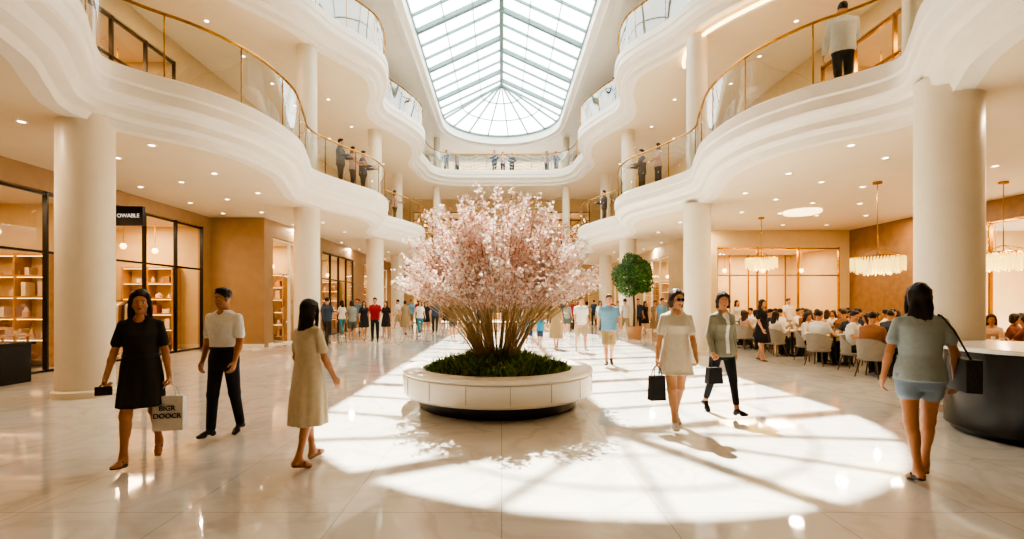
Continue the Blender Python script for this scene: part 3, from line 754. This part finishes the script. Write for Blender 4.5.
def shopbag(grip,w,h,d,col,rot,txt=None,hl=.16,handle=None,name='shopping_bag',taper=0):
    mb=MB(); m=M('bag_'+col,col,.6,var=.04); hm=handle or m
    vs=[]
    for z,k in ((-hl-h,1),(-hl,1-taper)):
        for sx,sy in ((-1,-1),(1,-1),(1,1),(-1,1)): vs.append((sx*w/2*k,sy*d/2*(k if z<-hl else .8),z))
    mb.add(vs,[(3,2,1,0),(4,5,6,7),(0,1,5,4),(1,2,6,5),(2,3,7,6),(3,0,4,7)],m)
    for sy in (-1,1): mb.tube([(-w*.25*math.cos(t)*1.0,sy*(d*.35*(1-math.sin(t))+.004),-hl-.02+(hl+.02)*math.sin(t)**.8) for t in np.linspace(0,math.pi,13)],.006,hm,6)
    o=mb.obj(name,bevel=.012,smooth=40); o.location=grip; o.rotation_euler=(0,0,D(rot))
    if txt:
        for i,t in enumerate(txt):
            tx=text('bag_lettering',t,(0,-d/2-.004,-hl-h*(.35+.22*i)),w*.25,M('letter_black','111111',.6),(math.pi/2,0,0)); tx.parent=o
    return o
HR=.0105
me,an,ex=figure('woman',1.68,'f','b98562',('long','1a100b',.24),('dress','2b2826',.03),('none','2b2826'),('sandal','3a2a20'),WALK,dict(R=(6,12,25,4),L=(-4,10,8,8)),dict(R=45,L=55),(14,-4),res=HR,hem=.55,belt='1c1a19')
x,y=gp(141,463); o=place(me,'woman_in_charcoal_dress',x,y,200)
bpy.context.view_layer.update()
shopbag(wpos(o,an['L']),.27,.34,.12,'e4e0d8',12,['BIGR','DOOCR'],.12)
shopbag(wpos(o,an['R']),.13,.08,.03,'1c1614',20,None,.02,name='clutch_purse')
me,an,ex=figure('man',1.72,'m','a8744c',('short','15100c'),('shirt','e6e4de','tuck'),('pants','1b1b1e'),('shoe','15110f'),SM,dict(R=(-8,11,22,6),L=(8,11,18,4)),dict(R=22,L=22),(-16,-3),res=HR)
x,y=gp(224,436); place(me,'man_in_white_shirt',x,y,172)
me,an,ex=figure('woman',1.58,'f','b98562',('long','1c110b',.27),('dress','cfc2a8',.035),('none','cfc2a8'),('sandal','8a5a38'),SM2,dict(R=(8,11,20,4),L=(4,12,20,6)),dict(R=25,L=50),(12,0),res=HR,hem=.4)
x,y=gp(308,464); o=place(me,'woman_in_beige_dress',x,y,-28); bpy.context.view_layer.update()
shopbag(wpos(o,an['L']),.26,.22,.1,'e6dcc4',-20,None,.1,name='handbag',taper=.15)
me,an,ex=figure('woman',1.72,'f','c08d68',('bob','3a2418'),('dress','cbbfa9',.04),('none','cbbfa9'),('shoe','c0b8ac'),WALK,dict(R=(4,12,10,8),L=(8,8,30,-2)),dict(R=55,L=30),(18,-6),res=HR,hem=.66,glasses=True)
x,y=gp(676,429); o=place(me,'woman_in_cream_dress',x,y,176); bpy.context.view_layer.update()
shopbag(wpos(o,an['R']),.2,.3,.1,'171413',10,None,.12,name='handbag',taper=.1)
me,an,ex=figure('woman',1.7,'f','b9835e',('bob','1a120e'),('long','858270'),('capri','17181c'),('shoe','1a1a1a'),WALK2,dict(R=(4,12,25,6),L=(-12,12,10,8)),dict(R=50,L=20),(-20,-5),res=HR,inner='d9d4ca')
x,y=gp(722,415); o=place(me,'woman_in_olive_shirt',x,y,190); bpy.context.view_layer.update()
shopbag(wpos(o,an['R']),.22,.22,.1,'1d1816',10,None,.12,name='handbag',taper=.15)
me,an,ex=figure('woman',1.72,'f','b07a55',('long','17100c',.33),('tee','98a3a6'),('shorts','7f8fa0'),('sandal','2a221c'),SM,dict(R=(-6,15,22,8),L=(2,12,14,6)),dict(R=24,L=22),(-8,0),res=HR,hem=.36,wide=1.04)
x,y=gp(920,478); o=place(me,'woman_in_denim_shorts',x,y,-22); bpy.context.view_layer.update()
mb=MB(); bm_=M('woven_bag','2b2826',.7,var=.8,scale=90,bump=.4); bx,by,bz=.30,-.02,.95
mb.box((bx-.055,by-.17,bz-.14),(bx+.055,by+.17,bz+.14),bm_)
s0=ex['sh']; 
for sy in (-1,1): mb.tube([(s0[0]-.02,s0[1]+sy*.03,s0[2]+.02),(s0[0]+.05,s0[1]+sy*.07,s0[2]-.1),(bx,by+sy*.13,bz+.12)],.009,bm_,6)
mb.tube([(s0[0]-.02,s0[1]-.03,s0[2]+.02),(s0[0]-.03,s0[1],s0[2]+.03),(s0[0]-.02,s0[1]+.03,s0[2]+.02)],.009,bm_,6)
b=mb.obj('shoulder_bag',bevel=.02); b.location=o.location; b.rotation_euler=o.rotation_euler
# midground / background crowd
BG={}
def T_(k,**kw): BG[k]=figure(k,**kw)[0]
AR=dict(R=(14,9,20,4),L=(-14,9,12,6)); AR2=dict(L=(16,9,24,4),R=(-14,9,12,6)); FR=dict(R=(20,8,70,-10),L=(10,9,30,0))
T_('m_blue',H=1.76,sex='m',hair=('short','3a2a1c'),top=('tee','6f96ad'),bottom=('shorts','a08c66'),shoe=('shoe','4a4038'),legs=WALK,arms=AR2,hem=.85,res=.016,wide=1.06)
T_('m_white',H=1.74,sex='m',hair=('short','1c1410'),top=('tee','dcd8d0'),bottom=('shorts','a89878'),shoe=('shoe','d0ccc4'),legs=WALK2,arms=AR,hem=.8,res=.018)
T_('m_red',H=1.76,sex='m',hair=('short','15100c'),top=('tee','9a2a30'),bottom=('pants','22242a'),legs=SM,arms=FR,res=.019)
T_('m_navy',H=1.75,sex='m',hair=('short','15100c'),top=('tee','3d4f66'),bottom=('pants','3a3630'),legs=SM2,arms=AR,res=.019)
T_('w_black',H=1.64,sex='f',hair=('long','1a100b'),top=('dress','262325',.05),bottom=('none','222222'),shoe=('sandal','222222'),legs=SM,arms=AR,hem=.5,res=.019)
T_('w_grey',H=1.64,sex='f',hair=('bob','1a100b'),top=('tee','8d938c'),bottom=('shorts','5d5f5a'),shoe=('shoe','cccccc'),legs=SM2,arms=FR,hem=.6,res=.019)
T_('w_teal',H=1.66,sex='f',hair=('long','2a1a10'),top=('tee','d8d2c8'),bottom=('capri','3f7f8c'),shoe=('shoe','dddddd'),legs=SM,arms=AR2,res=.019)
T_('w_print',H=1.66,sex='f',hair=('bun','2a1a10'),top=('dress','a08a68',.07),bottom=('none','a08a68'),shoe=('sandal','6a4a30'),legs=SM2,arms=AR,hem=.35,res=.019)
T_('child',H=1.15,sex='m',hair=('short','1a100b'),top=('tee','3e8fb0'),bottom=('shorts','3a4a6a'),shoe=('shoe','dddddd'),legs=SM,arms=AR,hem=.7,res=.02,hs=1.35)
crowd=[(609,366,'m_blue',172),(581,352,'m_white',190),(556,349,'w_print',160),(540,347,'child',185),(529,346,'child',150),(327,345,'m_navy',-20),(352,343,'w_grey',30),(364,339,'w_black',200),(375,342,'m_red',185),(386,338,'w_black',160),
(405,334,'w_print',0),(420,336,'w_teal',200),(398,331,'m_white',100),(435,333,'m_navy',10),(453,340,'w_grey',180),(466,342,'m_white',0),(625,337,'m_white',20),(638,335,'m_navy',170),(645,333,'w_black',200),(600,333,'w_teal',190),(572,331,'m_red',0),
(587,329,'w_grey',30),(342,338,'w_teal',60),(446,329,'w_black',0),(411,328,'m_blue',190),(655,336,'w_print',180),(429,328,'w_print',170),(561,328,'m_navy',180),(551,333,'w_black',10),(618,329,'w_print',170),(662,339,'m_blue',200),(359,332,'m_white',180),(480,331,'m_navy',180),(520,330,'w_teal',0),
(396,327,'m_navy',20),(404,326,'w_black',170),(418,326,'m_red',10),(440,326,'w_grey',180),(452,327,'m_white',0),(462,326,'w_black',180),(472,328,'w_teal',20),(490,327,'m_navy',0),(505,328,'w_black',170),(512,326,'m_white',10),(531,327,'m_red',180),(541,326,'w_grey',0),(579,327,'w_black',180),(594,326,'m_navy',10),(612,331,'m_red',20),(371,332,'m_navy',0),(383,331,'w_print',180),(357,335,'m_blue',190),(426,331,'w_black',190),(567,336,'w_grey',190)]
nm={'m':'man_shopper','w':'woman_shopper','c':'child_shopper'}
for px,py,k,r in crowd:
    x,y=gp(px,py); place(BG[k],nm[k[0]],x,y,r)
LE=dict(R=(30,10,55,-12),L=(30,10,55,-12))
T_('lean_w',H=1.68,sex='f',hair=('long','1a100b'),top=('tee','b89890'),bottom=('pants','2a2c34'),arms=LE,res=.02)
T_('lean_m',H=1.76,sex='m',hair=('short','1a100b'),top=('long','2f3a4c'),bottom=('pants','2a2622'),arms=LE,res=.02)
T_('back_m',H=1.8,sex='m',hair=('short','1a100b'),top=('long','dcdad4'),bottom=('pants','1c1c20'),arms=FR,res=.014,wide=1.1)
place(BG['back_m'],'man_on_balcony',6.4,9.0,-20,F2)
def edgept(path,Y,side,inset):
    best=min((p for p in path if p[0]*side>0),key=lambda p:abs(p[1]-Y)); return best[0]+side*inset,best[1]
for path,z,Y,side,k in ((PA2,F2,16.3,-1,'lean_m'),(PA2,F2,16.9,-1,'lean_w'),(PA2,F2,17.6,-1,'lean_m'),(PA2,F2,16.5,1,'lean_w'),(PA2,F2,17.4,1,'lean_m'),(PA3,F3,23,1,'lean_m'),(PA3,F3,24,-1,'lean_m'),(PA2,F2,23.6,-1,'lean_w'),(PA2,F2,23.8,1,'lean_m')):
    x,y=edgept(path,Y,side,.75); place(BG[k],('man' if k[-1]=='m' else 'woman')+'_on_balcony',x,y,90*side,z)
for x,k,dy in ((-3.9,'lean_m',0),(-3.2,'lean_w',.6),(-.5,'lean_m',0),(.1,'lean_w',.1),(.75,'lean_m',.7),(3.2,'lean_w',0),(3.9,'lean_m',.3)):
    place(BG[k],('man' if k[-1]=='m' else 'woman')+'_on_balcony',x,33.95+dy,180+x*5,F3)
# restaurant
SEAT=dict(R=(84,84,0,4),L=(84,80,0,4)); SA=dict(R=(28,10,60,-8),L=(35,12,45,-15)); SA2=dict(R=(20,12,85,-5),L=(25,10,50,-15))
sd=[('f',('long','1a100b'),'ddd6ca','2a2c34'),('m',('short','15100c'),'e0ded8','2a2622'),('m',('short','2a1a10'),'9a6a48','3a3630'),('f',('bob','2a160c'),'7c4a3a','222222'),('f',('long','3a2010'),'c8a890','444444'),('m',('short','15100c'),'34404e','222222')]
SD=[figure('diner',1.68 if s_=='f' else 1.76,s_,'c08a64',h_,('tee' if i%2 else 'long',c1),('pants',c2),('shoe','222222'),SEAT,SA if i%2 else SA2,head=(random.uniform(-25,25),-10),lean=-0,res=.018,seat=True)[0] for i,(s_,h_,c1,c2) in enumerate(sd)]
ch=chair(); tb=table(); first=True; k=0
for iy,ty in enumerate((10.5,12.4,14.4,16.4,18.3)):
    for ix,tx in enumerate((8.5,10.4,12.25)):
        jx=tx+random.uniform(-.06,.06)+(ty-10.6)*.07; jy=ty+random.uniform(-.08,.08)
        jx=min(jx,13.3)
        if first: tb.location=(jx,jy,0)
        else: inst(tb,'dining_table',(jx,jy,0))
        for c in range(4):
            a=c*90+random.uniform(-6,6)+25; dd=.74; cx=jx+dd*math.sin(D(a)); cy=jy-dd*math.cos(D(a))
            if first: ch.location=(cx,cy,0); ch.rotation_euler=(0,0,D(a)); first=False
            else: inst(ch,'dining_chair',(cx,cy,0),D(a))
            if random.random()<.95 and not (iy==0 and ix==0 and c==0): place(SD[k%6],'diner',cx,cy,a); k+=1
for x,y,r,kk in ((8.0,19.4,200,'w_grey'),(9.6,19.6,190,'w_teal'),(11.7,19.6,190,'m_white'),(7.2,17.6,20,'m_navy'),(7.0,12.9,200,'w_black')) :
    place(BG[kk],nm[kk[0]],x,y,r)
# ------------------------------------------------ light, world, camera
s=light('sun','SUN',(0,40,30),37,(1,.945,.84)); s.data.angle=D(.6)
s.rotation_euler=Vector((.09,-.62,-1)).to_track_quat('-Z','Y').to_euler()
w=bpy.data.worlds.new('sky'); sc.world=w; w.use_nodes=True; nt=w.node_tree; bg=nt.nodes['Background']
tc=nt.nodes.new('ShaderNodeTexCoord'); sp=nt.nodes.new('ShaderNodeSeparateXYZ'); rp=nt.nodes.new('ShaderNodeValToRGB')
nt.links.new(tc.outputs['Generated'],sp.inputs[0]); nt.links.new(sp.outputs['Z'],rp.inputs[0]); nt.links.new(rp.outputs[0],bg.inputs[0])
rp.color_ramp.elements[0].color=(.96,.95,.91,1); rp.color_ramp.elements[1].color=(.84,.90,.91,1); bg.inputs[1].default_value=10
cam=bpy.data.cameras.new('camera'); cam.sensor_width=36; cam.lens=F/1024*36; cam.shift_x=(512-VX)/1024; cam.shift_y=(HY-269.5)/1024; cam.clip_end=200
co=bpy.data.objects.new('camera',cam); COL.objects.link(co); co.location=(0,0,CH); co.rotation_euler=(math.pi/2,0,0); sc.camera=co
sc.view_settings.view_transform='AgX'; sc.view_settings.look='AgX - High Contrast'; sc.view_settings.exposure=-.75
